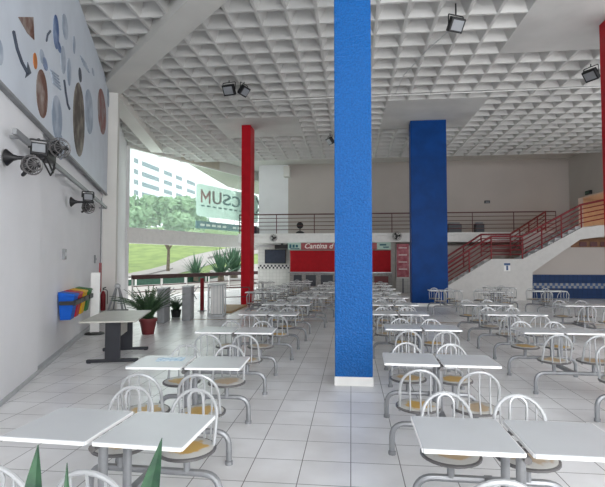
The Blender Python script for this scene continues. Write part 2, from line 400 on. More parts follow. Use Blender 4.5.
# ------------------------------------------------------------------ railings
def rail_part(parent, path, h, bars, step, m='maroon', r=.022, tr=.032, posts=True):
    """path: floor-level polyline in metres; top rail, bars and each post as parts"""
    P = [Vector(p) for p in path]
    t = MB(); t.tube([p+Vector((0, 0, h)) for p in P], tr, 6); t.build('top_rail', m, parent)
    for k in range(bars):
        z = h*(k+1)/(bars+1)
        t = MB(); t.tube([p+Vector((0, 0, z)) for p in P], r*.8, 5); t.build('rail', m, parent)
    if posts:
        for a, c in zip(P, P[1:]):
            n = max(1, round((c-a).length/step))
            for i in range(n + (1 if c is P[-1] else 0)):
                q = a.lerp(c, i/n); t = MB(); t.tube([q+Vector((0, 0, -.02)), q+Vector((0, 0, h))], r, 6); t.build('post', m, parent)
b = MB(); b.prism([(-6.2, 24.6, 2.70), (10.6, 24.6, 2.70), (10.6, 27, 2.70), (-6.2, 27, 2.70)], (0, 0, 1), .50); struct(b.build('floor', 'white_paint'))
wallbox(-6.2, 10.6, 24.52, 24.6, 3.06, 3.2, 'trim_14', 'white_paint')
bal = empty('balcony_railing', (2, 24.64, 3.2), 0, 'long thin dark red railing along the edge of the white balcony', 'railing')
rail_part(bal, [(-6.15-2, 0, .0), (10.5-2, 0, .0)], 1.05, 4, 2.1)
rail_part(bal, [(-6.15-2, 0, .0), (-6.15-2, 2.2, .0)], 1.05, 4, 1.2)
# ------------------------------------------------------------------ staircase
st = empty('staircase', (7, 21.2, 0), 0, 'white concrete staircase with landing and dark red railings, rising to the right', 'staircase')
ist = Matrix.Translation((-7, -21.2, 0))
ys0, ys1 = 20.6, 21.85
prof = [(3.2, 0.0), (4.0, .38), (4.22, .62), (6.1, 1.79), (7.4, 1.79), (9.85, 3.14), (10.9, 3.25), (11.0, 2.78), (9.75, 2.62), (7.78, 1.22), (7.74, 0.0)]
b = MB(); b.prism([(x, ys0, z) for x, z in prof], (0, 1, 0), .16); b.prism([(x, ys1-.16, z) for x, z in prof], (0, 1, 0), .14)
o = b.build('stringer', 'stair_white', st); o.data.transform(ist)
b = MB()
n = 10
for i in range(n):
    x = 3.3+i*(6.1-3.3)/n; z = (i+1)*1.7/n; b.box((x+.17, (ys0+ys1)/2, z/2), (.34, ys1-ys0-.34, z))
b.box((6.75, (ys0+ys1)/2, .85), (1.3, ys1-ys0-.34, 1.7))
for i in range(9):
    x = 7.4+i*2.5/9; z = 1.7+(i+1)*1.5/9; b.box((x+.16, (ys0+ys1)/2, z-.14), (.32, ys1-ys0-.34, .28))
o = b.build('steps', 'light_grey', st); o.data.transform(ist)
b = MB(); b.prism([(11.0, 20.6, 2.8), (15.3, 20.6, 2.8), (15.3, 24.9, 2.8), (10.5, 24.9, 2.8), (10.5, 20.78, 2.8), (11.0, 20.78, 2.8)], (0, 0, 1), .44); o = b.build('landing', 'stair_white', st); o.data.transform(ist)
front = [(3.6, ys0+.08, .15), (4.22, ys0+.08, .6), (6.1, ys0+.08, 1.79), (7.4, ys0+.08, 1.79), (9.85, ys0+.08, 3.14), (11.2, ys0+.08, 3.42), (14, ys0+.08, 3.5)]
rail_part(st, [tuple(Vector(p)-Vector((7, 21.2, 0))) for p in front], .98, 4, 1.0, m='stair_red', r=.032, tr=.045)
backr = [(3.6, ys1+.0, .35), (6.0, ys1+.0, 1.95), (7.3, ys1+.0, 1.95), (9.9, 24.4, 3.25)]
rail_part(st, [tuple(Vector(p)-Vector((7, 21.2, 0))) for p in backr], .98, 4, 1.1, m='stair_red', r=.032, tr=.045)
wallbox(9.95, 15.7, YL-.05, YL, 2.32, 2.76, 'trim_15', 'warm_lit_brown')  # warm light under the landing, put into the colour of a brown strip
for k in range(3): wallbox(10.3+k*.45, 10.6+k*.45, YL-.08, YL-.05, 2.36, 2.56, 'trim_16', 'maroon')

# ------------------------------------------------------------------ columns
def column(name, x, y, sx, sy, h, m, label, base=True):
    e = empty(name, (x, y, 0), 0, label, 'column')
    b = MB(); b.box((0, 0, h/2), (sx, sy, h), bev=.012); b.build('shaft', m, e)
    if base: b = MB(); b.box((0, 0, .06), (sx+.012, sy+.012, .12)); b.build('base_strip', 'white_paint', e)
    return e
column('blue_column', .03, 6.62, .515, .62, CZ, 'blue', 'nearest column, glossy bright blue textured paint, full height in centre')
column('blue_column', 2.93, 17.75, 1.33, .5, CZ, 'blue_shaded', 'wider shaded blue column standing far behind the tables, left of the staircase')
column('red_column', -4.09, 17.75, .36, .75, CZ, 'red', 'slim glossy red column in front of the glazed side', False)
column('red_column', 5.95, 10.5, .66, .6, CZ, 'red', 'red column at the right edge of the view, only its upper part seen', False)

# ------------------------------------------------------------------ table sets
W_, D_, G_ = .50, .50, .04
def top_mesh():
    b = MB(); b.box((0, 0, .737), (W_, D_, .024), bev=.006); b.k = 1
    for s in (-1, 1):
        b.box((0, s*D_/2, .737), (W_-.012, .006, .019)); b.box((s*W_/2, 0, .737), (.006, D_-.012, .019))
    return b.mesh('tabletop', ['laminate', 'laminate_edge'])
TOP = top_mesh()
def frame_mesh():
    b = MB()
    b.tube([(0, -.22, .70), (0, .22, .70)], .02, 8)
    for s in (-1, 1):
        b.tube([(-.42, s*.12, .712), (.42, s*.12, .712)], .012, 6)
    b.box((0, -.06, .722), (.03, .05, .012))
    return b.mesh('top_frame', 'rim')
FRM = frame_mesh()
def post_mesh():
    b = MB(); b.tube([(0, 0, .28), (0, 0, .70)], .026, 10); return b.mesh('post', 'tube')
POST = post_mesh()
def base_mesh():
    b = MB(); p = rounded([(-.47, 0, 0.01), (-.47, 0, .27), (.47, 0, .27), (.47, 0, 0.01)], .20, 7)
    b.tube(p, .025, 8)
    for s in (-1, 1): b.lathe([(.033, 0), (.033, .03), (.026, .034)], 8, (s*.47, 0, 0))
    return b.mesh('base_tube', 'tube')
BASE = base_mesh()
b = MB(); b.box((0, 0, .27), (.05, 1.0, .045)); BEAM = b.mesh('cross_beam', 'tube')
b = MB(); b.lathe([(.12, -.011), (.18, -.008), (.18, .004), (.172, .009), (.05, .007)], 24); SEAT = b.mesh('seat', 'seat')
b = MB(); b.ring((0, 0, -.006), .186, .0125, (1, 0, 0), (0, 1, 0), 24, 6); RIM = b.mesh('seat_rim', 'rim')
b = MB(); b.tube([(0, 0, .28), (0, 0, .42)], .024, 8); b.lathe([(.07, .405), (.07, .418)], 10); SPOST = b.mesh('seat_post', 'tube')
def back_mesh(kind):
    b = MB(); R_ = .166; pts = []
    def yy(z): return .05 + max(0, (z-.40))/.40*.13
    zc = .612
    pts.append((-R_, yy(.40), .40)); pts.append((-R_, yy(.5), .5))
    for k in range(13):
        a = pi - pi*k/12; z = zc+R_*sin(a); pts.append((R_*cos(a), yy(z), z))
    pts.append((R_, yy(.5), .5)); pts.append((R_, yy(.40), .40))
    b.tube(pts, .0125, 7)
    if kind == 'bars':
        for x in (-.085, 0, .085):
            zt = zc+sqrt(R_*R_-x*x)
            b.tube([(x, sqrt(.186**2-x*x), .43), (x, yy(.62)+.02, .62), (x, yy(zt), zt)], .0075, 6)
    else:
        rr = .055; z1 = .715; q = [(-rr, sqrt(.186**2-rr*rr), .43)]
        for k in range(9):
            a = pi-pi*k/8; z = z1+rr*sin(a); q.append((rr*cos(a), yy(z)-.004, z))
        q.append((rr, sqrt(.186**2-rr*rr), .43)); b.tube(q, .009, 6)
        for s in (-1, 1): b.tube([(s*.115, .14, .43), (s*.118, yy(.74), zc+sqrt(R_*R_-.0139))], .0065, 5)
    return b.mesh('backrest', 'arch_tube')
BK = {'A': back_mesh('bars'), 'B': back_mesh('loop')}
def table_set(x, y, rot, label, kinds=None):
    e = empty('canteen_table_set', (x, y, 0), radians(rot), label, 'table', 'four-seat canteen tables')
    for s in (-1, 1): obj('tabletop', TOP, e, (s*(W_+G_)/2, -.02, 0), radians(random.uniform(-.7, .7)))
    obj('top_frame', FRM, e, (0, -.02, 0))
    for s in (-1, 1):
        obj('post', POST, e, (0, s*.13, 0)); obj('base_tube', BASE, e, (0, s*.48, 0))
    obj('cross_beam', BEAM, e)
    i = 0
    for sy in (-1, 1):
        for sx in (-1, 1):
            xx = sx*.240; yy = sy*.475
            s = obj('seat', SEAT, e, (xx, yy, .432), 0 if sy > 0 else pi)
            obj('seat_rim', RIM, s)
            obj('seat_post', SPOST, e, (xx, yy, 0))
            k = kinds[i] if kinds else random.choice('AAB')
            obj('backrest', BK[k], e, (xx, yy, 0), 0 if sy > 0 else pi)
            i += 1
    return e
ORD = ['nearest', 'second', 'third', 'fourth', 'fifth', 'sixth', 'seventh', 'eighth', 'ninth', 'tenth']
rows = {
 'row left of the central aisle': [(-1.37, 2.57, -2.2, 'BABB'), (-1.52, 4.24, 3.2, 'ABAA'), (-1.58, 6.25, 1.2, 'AAAA'), (-1.49, 8.3, 0), (-1.43, 10.15, 0), (-1.15, 12.1, 1), (-.98, 14.3, -1), (-.92, 16.3, 0), (-.8, 18.2, 1), (-.7, 20.1, 0)],
 'row right of the near blue column': [(.88, 2.66, -.8, 'BABB'), (.835, 4.6, -1.6, 'AAAB'), (1.0, 6.78, -1, 'ABAB'), (.85, 8.58, 0), (.93, 10.36, 0), (.95, 12.3, 1), (.97, 14.2, 0), (1.0, 16.1, -1), (1.05, 18.1, 0), (1.05, 20.1, 0)],
 'next row, towards the staircase': [(3.06, 4.72, 0), (2.81, 6.66, .5, 'ABBB'), (2.93, 8.75, 1), (2.95, 10.55, 0)],
}
for rn, L in rows.items():
    for i, a in enumerate(L):
        table_set(a[0], a[1], a[2], 'white four-seat double table, %s in the %s' % (ORD[i], rn), a[3] if len(a) > 3 else None)
extra = [
 (5.07, 10.6, 1, 'white four-seat double table by the right edge, facing the blue tiled wall'),
 (3.05, 15.35, 0, 'white four-seat double table right in front of the far blue column'),
 (4.42, 14.9, 2, 'white four-seat double table just right of the far blue column'),
 (5.3, 17.1, -2, 'white four-seat double table closest to the white stair side'),
 (6.25, 15.45, 1, 'white four-seat double table below the stair landing edge'),
 (-2.72, 13.95, 3, 'nearest of the white double tables right of the slim red column'),
 (-2.68, 15.85, -2, 'second of the white double tables just right of the slim red column'),
 (-2.45, 17.75, 2, 'third of the white double tables just right of the slim red column'),
 (-2.25, 19.6, 0, 'fourth of the white double tables behind the slim red column, towards the kiosk'),
 (-2.35, 21.5, 4, 'farthest white double table beside the left end of the kiosk'),
 (-3.95, 20.2, 0, 'white double table behind the slim red column by the glazed side'),
]
for x, y, r, lb in extra: table_set(x, y, r, lb)
# papers and sticker on tables
b = MB(); b.box((0, 0, 0), (.26, .16, .002)); o = b.build('leaflet', 'sticker', None, (-1.74, 4.28, .7505)); o.rotation_euler.z = radians(12)
tag(o, 'blue and white printed sheet lying on the second left table', 'leaflet')

# ------------------------------------------------------------------ desk
dk = empty('desk', (-4.1, 7.72, 0), radians(16), 'grey topped desk with two black metal legs beside the left wall', 'desk')
b = MB(); b.box((0, 0, .725), (.86, 1.62, .028), bev=.005); b.build('desktop', 'desk_top', dk)
for s, yy in ((-1, -.42), (1, .62)):
    b = MB(); b.box((0, yy, .38), (.24, .06, .66), bev=.006); b.box((0, yy, .70), (.66, .05, .02)); b.build('leg', 'desk_metal', dk)
    b = MB(); b.box((0, yy, .035), (.82, .075, .05), bev=.01); b.box((-.37, yy, .01), (.06, .06, .02)); b.box((.37, yy, .01), (.06, .06, .02)); b.build('foot', 'desk_metal', dk)
b = MB(); b.box((.02, .1, .53), (.02, 1.0, .32)); b.build('modesty_panel', 'desk_top', dk)

# ------------------------------------------------------------------ wall-hung recycling bins
def bin_(y, m, label):
    ang = atan2(WD.y, WD.x)
    e = empty('recycling_bin', wallp(y, .62, .02), ang, label, 'bin', 'wall-hung recycling bins')
    # local x along the wall, local -y into the room
    b = MB()
    z0, z1 = 0, .44
    lo = [(-.16, -.03, z0), (.16, -.03, z0), (.15, -.20, z0), (-.15, -.20, z0)]
    hi = [(-.20, 0, z1), (.20, 0, z1), (.19, -.27, z1-.01), (-.19, -.27, z1-.01)]
    b.add(lo+hi, [(3, 2, 1, 0), (0, 1, 5, 4), (1, 2, 6, 5), (2, 3, 7, 6), (3, 0, 4, 7)]); b.build('bucket', m, e)
    b = MB(); b.add([(-.21, .0, z1), (.21, .0, z1), (.2, -.29, z1), (-.2, -.29, z1), (-.21, 0, z1+.07), (.21, 0, z1+.07), (.2, -.27, z1+.03), (-.2, -.27, z1+.03)],
        [(3, 2, 1, 0), (4, 5, 6, 7), (0, 1, 5, 4), (1, 2, 6, 5), (2, 3, 7, 6), (3, 0, 4, 7)]); b.build('lid', m, e)
    b = MB(); b.box((0, -.27, z1-.13), (.43, .05, .09)); b.box((-.2, -.14, z1-.13), (.04, .24, .07)); b.box((.2, -.14, z1-.13), (.04, .24, .07)); b.build('band', 'black', e)
for y, m, lb in ((7.95, 'blue_plastic', 'blue recycling bin, nearest of four hung on the left wall'), (8.37, 'red_plastic', 'red recycling bin hung on the left wall, next to the blue one'),
                 (8.85, 'yellow_plastic', 'yellow recycling bin hung between the red and green ones'), (9.4, 'green_plastic', 'green recycling bin, farthest of the four on the left wall')):
    bin_(y, m, lb)
# white totem on a round black base
p = atz(94.5, 334)
e = empty('totem_stand', p, radians(22), 'tall narrow white panel standing on a round black base by the bins', 'stand')
b = MB(); b.box((0, 0, .72), (.2, .05, 1.42), bev=.01); b.build('panel', 'white_paint', e)
b = MB(); b.lathe([(.22, 0), (.22, .02), (.16, .04), (.04, .05)], 20); b.build('base', 'black', e)
# fire extinguisher on the pier with its red sign
p = wallp(12.6, 0, .1)
e = empty('fire_extinguisher', p + Vector((0, 0, .25)), 0, 'red fire extinguisher hanging on the left wall near the corner pier', 'extinguisher')
b = MB(); b.lathe([(.02, 0), (.065, .01), (.07, .05), (.07, .46), (.05, .54), (.02, .58)], 14); b.build('cylinder', 'stair_red', e)
b = MB(); b.tube([(0, 0, .6), (0, 0, .66), (.08, 0, .68)], .018, 6); b.tube(rounded([(.02, 0, .63), (.13, 0, .6), (.13, 0, .2)], .06), .012, 6); b.build('valve_hose', 'black', e)
b = MB(); b.box((0, 0, 0), (.34, .02, .85)); o = b.build('fire_sign', 'red_plastic', None, wallp(12.62, 1.22, .012)); o.rotation_euler.z = atan2(WD.y, WD.x)
tag(o, 'upright red safety sign on the wall above the extinguisher', 'sign')
# little wall box
for y, z, lb in ((8.15, 1.83, 'small grey switch box on the left wall above the blue bin'), (11.6, 1.75, 'small grey switch plate on the left wall near the white panel')):
    e = empty('switch_box', wallp(y, z, .02), atan2(WD.y, WD.x), lb, 'switch')
    b = MB(); b.box((0, 0, 0), (.16, .06, .2) if y < 10 else (.1, .03, .22), bev=.008); b.build('housing', 'grey', e)
    b = MB(); b.box((0, -.035, 0), (.05, .02, .07)); b.build('button', 'light_grey', e)

# easel-like grey stand
p = atz(117, 322)
e = empty('folding_stand', p, radians(5), 'grey A-shaped folding stand on a dark box base beside the fern', 'stand')
b = MB()
for s in (-1, 1): b.tube([(s*.20, -.12, .33), (s*.04, 0, .95)], .03, 6); b.tube([(s*.18, .16, .33), (s*.04, .03, .95)], .02, 6)
b.tube([(-.13, -.06, .6), (.13, -.06, .6)], .02, 6); b.build('frame', 'grey', e)
b = MB(); b.lathe([(.03, .93), (.08, .97), (.08, 1.03), (.03, 1.07)], 12); b.build('head', 'light_grey', e)
b = MB(); b.box((0, .02, .17), (.46, .40, .33), bev=.01); b.build('base', 'black', e)

# ------------------------------------------------------------------ potted fern
def frond(b, base, az, L, lean, wd=.05, seg=7):
    P = []; 
    for k in range(seg+1):
        t = k/seg; P.append(Vector(base)+Vector((cos(az)*L*lean*t**1.2, sin(az)*L*lean*t**1.2, L*(t-.55*lean*t*t))))
    side = Vector((-sin(az), cos(az), 0))
    for k in range(seg):
        w0 = wd*(1-k/seg)+.004; a, c = P[k], P[k+1]; m_ = a.lerp(c, .5)
        for s in (-1, 1):
            for q in range(2):
                o_ = a.lerp(c, q*.5); tip = o_+side*s*w0*2.2+(c-a)*.7-Vector((0, 0, w0*.4)); b.add([o_, o_+(c-a)*.45, tip], [(0, 1, 2)])
    b.tube(P, .006, 4)
p = atz(148, 334)
e = empty('potted_fern', p, 0, 'bushy dark green fern in a reddish brown pot behind the desk', 'plant')
b = MB(); b.lathe([(.13, 0), (.19, .30), (.21, .30), (.21, .37), (.18, .37), (.17, .33)], 18); b.build('pot', 'pot', e)
b = MB(); b.lathe([(.17, .30), (.17, .335)], 16); b.build('soil', 'soil', e)
b = MB()
for k in range(85): frond(b, (0, 0, .33), random.uniform(0, 2*pi), random.uniform(.55, 1.05), random.uniform(.25, .95), .05)
b.build('foliage', 'fern', e)
p = atz(190, 320); p = atz(176, 317)
e = empty('low_shrub', p, 0, 'low dark leafy plant on the floor between the grey turnstiles', 'plant')
b = MB(); b.lathe([(.12, 0), (.16, .22), (.15, .22)], 14); b.build('pot', 'black', e)
b = MB()
for k in range(45): frond(b, (0, 0, .2), random.uniform(0, 2*pi), random.uniform(.3, .6), random.uniform(.5, 1.1), .045)
b.build('foliage', 'fern', e)

# ------------------------------------------------------------------ turnstiles
def turnstile(px, py, sx, sy, h, m, label, rz):
    p = atz(px, py); e = empty('turnstile', p, radians(rz), label, 'turnstile')
    b = MB(); b.box((0, 0, h/2), (sx, sy, h), bev=.015); b.build('cabinet', m, e)
    b = MB(); b.box((0, 0, h+.015), (sx+.03, sy+.03, .03), bev=.006); b.build('lid', 'light_grey', e)
    b = MB()
    for k in range(3):
        a = 2*pi*k/3+.4; b.tube([(sx/2+.02, 0, h*.8), (sx/2+.12+.04*cos(a), .32*sin(a), h*.8+.32*cos(a)*.7)], .014, 6)
    b.build('arms', 'steel', e); return e
turnstile(163.5, 322, .20, .7, .93, 'grey', 'leftmost grey turnstile cabinet beyond the fern', 10)
turnstile(188, 319.5, .24, .6, .95, 'grey', 'middle grey turnstile cabinet, between the low plant and the pale one', 10)
# pale gate with open lattice front
p = atz(217, 315.5)
e = empty('turnstile', p, radians(8), 'pale grey open-fronted turnstile cage, rightmost beside the red column', 'turnstile')
b = MB(); 
for sx in (-.22, .22):
    for sy in (-.3, .3): b.box((sx, sy, .48), (.04, .04, .96))
b.box((0, 0, .97), (.5, .68, .04)); b.box((0, 0, .03), (.48, .66, .06)); b.build('cage', 'light_grey', e)
for k in range(4):
    b = MB(); b.box((-.15+k*.1, -.31, .5), (.012, .012, .9)); b.build('bar', 'light_grey', e)
b = MB(); b.box((0, .1, .5), (.38, .3, .88)); b.build('core', 'white_paint', e)
# tan ramp by the red column
b = MB(); b.prism([(-5.1, 16.9, 0), (-4.6, 14.6, 0), (-3.9, 14.6, 0), (-3.9, 16.9, 0)], (0, 0, 1), .06)
tag(b.build('floor_ramp', 'tan_wood'), 'low tan wooden ramp at the foot of the red column', 'ramp')

# ------------------------------------------------------------------ guard rail along the glazed side, red post
gr = empty('guard_rail', facp(0, 0, .35), 0, 'dark brown heavy handrail with thin rails along the glazed side', 'railing')
def gbox(t0, t1, z0, z1, th, name, m, off=.35):
    o = fbox(t0, t1, z0, z1, th, name, m, off, gr); o.data.transform(Matrix.Translation(-facp(0, 0, .35))); return o
gbox(.1, 10.5, .86, 1.06, .10, 'handrail', 'handrail')
gbox(.1, 10.5, .52, .56, .03, 'rail', 'maroon'); gbox(.1, 10.5, .25, .29, .03, 'rail', 'maroon')
for k in range(7): gbox(.1+k*1.7, .16+k*1.7, 0, .9, .05, 'post', 'white_paint')
p = atz(202, 311)
e = empty('red_post', p, 0, 'short red steel post between the turnstiles and the red column', 'post')
b = MB(); b.box((0, 0, .56), (.11, .11, 1.12), bev=.01); b.build('shaft', 'stair_red', e)
b = MB(); b.box((0, 0, .01), (.24, .24, .02)); b.build('foot_plate', 'steel', e)
g2 = empty('guard_rail', atz(205, 311), radians(2), 'thin dark rail running from the red post to the red column', 'railing')
b = MB(); b.tube([(.12, .05, .78), (1.4, .6, .78)], .02, 6); b.build('rail', 'maroon', g2)
b = MB(); b.tube([(.12, .05, .45), (1.4, .6, .45)], .015, 6); b.build('rail', 'maroon', g2)
b = MB(); b.tube([(1.4, .6, 0), (1.4, .6, .8)], .02, 6); b.build('post', 'maroon', g2)
b = MB(); b.tube([(.12, .05, 0), (.12, .05, .8)], .02, 6); b.build('post', 'maroon', g2)

# ------------------------------------------------------------------ banner on left wall
ang = atan2(WD.y, WD.x)
bn = empty('wall_banner', wallp(9.0, 3.7, 0), ang, 'huge pale printed banner with round photos and arrows high on left wall', 'banner')
def wl(px, py, off=.126):
    r = ray(px, py); P0 = W0+WN*off; t = (P0-CAM).dot(WN)/r.dot(WN); q = CAM+r*t
    d = q-bn.location; return Vector((d.dot(WD), -off, q.z-bn.location.z))
def yz(q): return q
x0 = (wallp(-3)-wallp(9)).dot(WD); x1 = wl(107, 190).x; zb = 0
b = MB(); b.box(((x0+x1)/2, -.10, 1.66), (x1-x0, .05, 3.28)); b.build('sheet', 'fabric', bn)
b = MB(); b.box(((x0+x1)/2, -.105, -.015), (x1-x0+.04, .07, .04)); b.build('bottom_frame', 'grey', bn)
def disc(px, py, ry, rx, m, name='round_photo', seg=24, off=.126):
    c = wl(px, py, off); k = wl(px, py+ry, off); rr = abs(k.z-c.z)
    # real width from the apparent half width
    w0 = abs(wl(px+rx, py, off).x-c.x)
    b = MB(); b.prism([(c.x+w0*cos(2*pi*i/seg), -off, c.z+rr*sin(2*pi*i/seg)) for i in range(seg)], (0, -1, 0), .006); return b.build(name, m, bn)
def poly(pts, m, name, off=.126):
    b = MB(); b.prism([Vector((wl(px, py, off).x, -off, wl(px, py, off).z)) for px, py in pts], (0, -1, 0), .006); return b.build(name, m, bn)
def stroke(pts, m, name, r=.03, off=.126):
    b = MB(); b.tube([Vector((wl(px, py, off).x, -off, wl(px, py, off).z)) for px, py in pts], r, 5); return b.build(name, m, bn)
disc(42, 94, 24, 5.5, 'photo_brown'); disc(79, 120, 37, 5.5, 'photo_dark'); disc(102, 112, 22, 4, 'photo_red')
disc(-1, 52, 13, 4, 'ink_soft', 'grey_shape')
poly([(18, 17), (33, 17), (34, 40), (27, 33)], 'photo_brown', 'cut_photo')
disc(35, 61, 8, 2, 'orange', 'small_photo'); disc(42, 57, 7, 2.5, 'ink_soft', 'drawing'); disc(45, 64, 6, 2.5, 'ink_blue', 'drawing')
stroke([(12.5, 31), (16, 48), (21, 62), (27, 73)], 'ink', 'arrow', .028); poly([(25, 78), (31, 73), (27.5, 62), (26.5, 71)], 'ink', 'arrow_head')
stroke([(63.5, 80), (65, 92), (67, 104), (69, 109)], 'ink', 'arrow', .028); stroke([(46, 41), (47, 35), (50, 31)], 'ink', 'arrow', .02)
disc(56, 32, 17, 3, 'ink_blue', 'figure'); disc(59, 47, 5, 2, 'ink_blue', 'figure'); disc(63, 60, 14, 2.5, 'ink_soft', 'figure'); disc(65, 27, 12, 3, 'ink_soft', 'figure')
disc(57, 118, 22, 5, 'ink_soft', 'water_mark'); disc(89, 112, 22, 4, 'ink_soft', 'water_mark'); disc(74, 45, 9, 1.2, 'ink_soft', 'figure'); disc(69, 72, 14, 2, 'ink_soft', 'figure')
disc(80, 75, 7, 1.6, 'ink', 'figure'); disc(93, 72, 3, 1.3, 'ink_soft', 'figure'); disc(108, 98, 9, 1.3, 'ink_soft', 'figure')
for i in range(5): stroke([(50+i*.6, 70+i*3), (58+i*.6, 76+i*3.4)], 'ink_soft', 'text_line', .018)
for i in range(4): stroke([(80+i*1, 56+i*2.6), (86+i, 64+i*2.8)], 'ink_soft', 'text_line', .02)
# round stamp at the lower edge
c = wl(60, 147, .126); b = MB(); b.ring((c.x, -.13, c.z), .21, .012, (1, 0, 0), (0, 0, 1), 20, 5); b.ring((c.x, -.13, c.z), .13, .01, (1, 0, 0), (0, 0, 1), 16, 5); b.build('round_stamp', 'ink_soft', bn)
# ------------------------------------------------------------------ wall fans, floodlights and their bar
pl = empty('wall_rail', wallp(8.5, 3.22, 0), ang, 'long grey metal rail fixed along the left wall under the banner', 'rail')
b = MB(); b.box((0.0, -.2, 0), (8.0, .05, .07)); b.build('bar', 'grey', pl)
for k in range(4): b = MB(); b.box((-3.7+k*2.6, -.1, 0), (.04, .2, .04)); b.build('bracket', 'grey', pl)
def floodlight(loc, yaw, tilt, s, label, group='black floodlights', m='black', stem=.12):
    e = empty('floodlight', loc, yaw, label, 'light', group)
    R_ = Matrix.Rotation(tilt, 3, 'X')
    b = MB(); b.box((0, 0, 0), (s, s*.35, s*.85), R_, bev=.01); 
    for k in range(5): b.box(R_ @ Vector((-s*.36+k*s*.18, s*.22, 0)), (s*.04, s*.14, s*.7), R_)
    b.build('housing', m, e)
    b = MB(); b.box(R_ @ Vector((0, -s*.18, 0)), (s*.78, .01, s*.6), R_); b.build('lens', 'lens', e)
    b = MB(); b.tube(rounded([(-s*.56, 0, 0), (-s*.56, 0, s*.62), (s*.56, 0, s*.62), (s*.56, 0, 0)], .03), .013, 6); b.tube([(0, 0, s*.62), (0, 0, s*.62+stem)], .016, 6); b.build('bracket', m, e)
    return e
def wall_fan(loc, yaw, label, r=.26, m='black'):
    e = empty('wall_fan', loc, yaw, label, 'fan', 'dark wall fans')
    b = MB()
    for k, rr in ((-.07, .7), (0, 1), (.06, .75)): b.ring((0, k, 0), r*rr, .008, (1, 0, 0), (0, 0, 1), 20, 5)
    for k in range(12):
        a = 2*pi*k/12; b.tube([(0, -.09, 0), (r*.7*cos(a), -.07, r*.7*sin(a)), (r*cos(a), 0, r*sin(a)), (r*.75*cos(a), .06, r*.75*sin(a)), (0, .08, 0)], .004, 4)
    b.build('cage', 'rim', e)
    b = MB()
    for k in range(3):
        a = 2*pi*k/3; P = [Vector((.04*cos(a+q), .01*(1 if q > 0 else -1), .04*sin(a+q))) for q in (-.5, .5)] + [Vector((r*.85*cos(a+q), .03*(1 if q > 0 else -1), r*.85*sin(a+q))) for q in (.45, -.2)]
        b.add(P + [p_+Vector((0, .006, 0)) for p_ in P], [(0, 1, 2, 3), (7, 6, 5, 4), (0, 1, 5, 4), (1, 2, 6, 5), (2, 3, 7, 6), (3, 0, 4, 7)])
    b.build('blades', m, e)
    b = MB(); b.lathe([(.03, 0), (.07, .02), (.075, .12), (.05, .17)], 12, (0, .04, 0), Matrix.Rotation(-pi/2, 3, 'X')); b.build('motor', m, e)
    b = MB(); b.tube([(0, .14, 0), (0, .22, -.06), (0, .3, -.08)], .022, 6); b.build('arm', m, e)
    return e
def horn(loc, yaw, label):
    e = empty('horn_speaker', loc, yaw, label, 'speaker', 'horn speakers on the rail')
    b = MB(); b.lathe([(.02, 0), (.025, .08), (.04, .13), (.09, .19), (.10, .20), (.08, .195)], 16, (0, 0, 0), Matrix.Rotation(pi/2, 3, 'X')); b.build('bell', 'black', e)
    b = MB(); b.tube([(0, 0, 0), (0, .22, 0)], .022, 6); b.build('arm', 'black', e)
def wpt(px, py, off):
    r = ray(px, py); P0 = W0+WN*off; return CAM+r*((P0-CAM).dot(WN)/r.dot(WN))
floodlight(wpt(38.5, 149, .30), ang-1.25, radians(-12), .19, 'black floodlight on the left wall rail, nearer of the two under the banner', stem=.02)
floodlight(wpt(88, 197.5, .30), ang-1.25, radians(-12), .2, 'black floodlight on the left wall rail, farther one by the pier', stem=.02)
wall_fan(wpt(32, 165, .42), ang-1.0, 'dark caged fan lowest on the left wall rail, nearest the viewer', .11)
wall_fan(wpt(60, 148, .46), ang-1.0, 'dark caged fan above the left wall rail against the banner edge', .14)
wall_fan(wpt(88.5, 207, .36), ang-1.0, 'dark caged fan at the far end of the left wall rail', .13)
horn(wpt(25, 158, .30), radians(-75), 'black horn speaker at the near end of the left wall rail')
horn(wpt(82, 202, .30), radians(-75), 'black horn speaker farther along the left wall rail')
e = empty('fan_motor_box', wpt(46, 156, .25), ang, 'black box with hanging wires on the left wall rail between two fans', 'box')
b = MB(); b.box((0, 0, 0), (.5, .16, .12), bev=.02); b.build('housing', 'black', e)
b = MB(); b.tube([(-.3, -.02, -.1), (.1, -.04, -.26), (.45, -.02, -.08)], .012, 5); b.tube([(-.2, -.05, -.05), (.2, -.05, -.2), (.5, 0, 0)], .014, 5); b.build('wires', 'black', e)
b = MB(); b.tube([wallp(12.55, .9, .02), wallp(12.55, 3.55, .02)], .015, 5)
tag(b.build('wall_cable', 'grey'), 'thin grey conduit running down the left wall end', 'cable')

# ------------------------------------------------------------------ ceiling fittings
floodlight(atz(229, 90, 6.75), radians(-12), radians(35), .36, 'black floodlight on the ceiling, left one of the pair', stem=.06)
floodlight(atz(244, 91, 6.75), radians(70), radians(40), .34, 'black floodlight on the ceiling, right one of the pair', stem=.06)
floodlight(atz(456, 25, 6.75), radians(25), radians(35), .34, 'black floodlight on the ceiling at the top, right of the blue column', stem=.26)
floodlight(atz(591, 75, 6.75), radians(-60), radians(40), .36, 'black floodlight on the ceiling near the right edge', stem=.08)
floodlight(atz(330, 141, 6.75), radians(-60), radians(40), .36, 'small black floodlight seen just left of the near blue column', stem=.1)
c0 = atz(150, 104, 7.0); c1 = atz(605, 87, 7.0)
b = MB(); b.tube([(atz(252, 101, 7.0)).lerp(c1, k/12) + Vector((0, 0, .01*(k % 2))) for k in range(13)], .016, 6)
tag(b.build('ceiling_conduit', 'white_paint'), 'thin pale conduit running across the coffered ceiling', 'conduit')
b = MB(); b.tube([atz(452, 28, 7.03), atz(425, 52, 7.03), atz(404, 75, 7.03), atz(395, 95, 7.03)], .012, 5)
tag(b.build('ceiling_cable', 'light_grey'), 'slack pale cable on the ceiling leading to the top floodlight', 'cable')

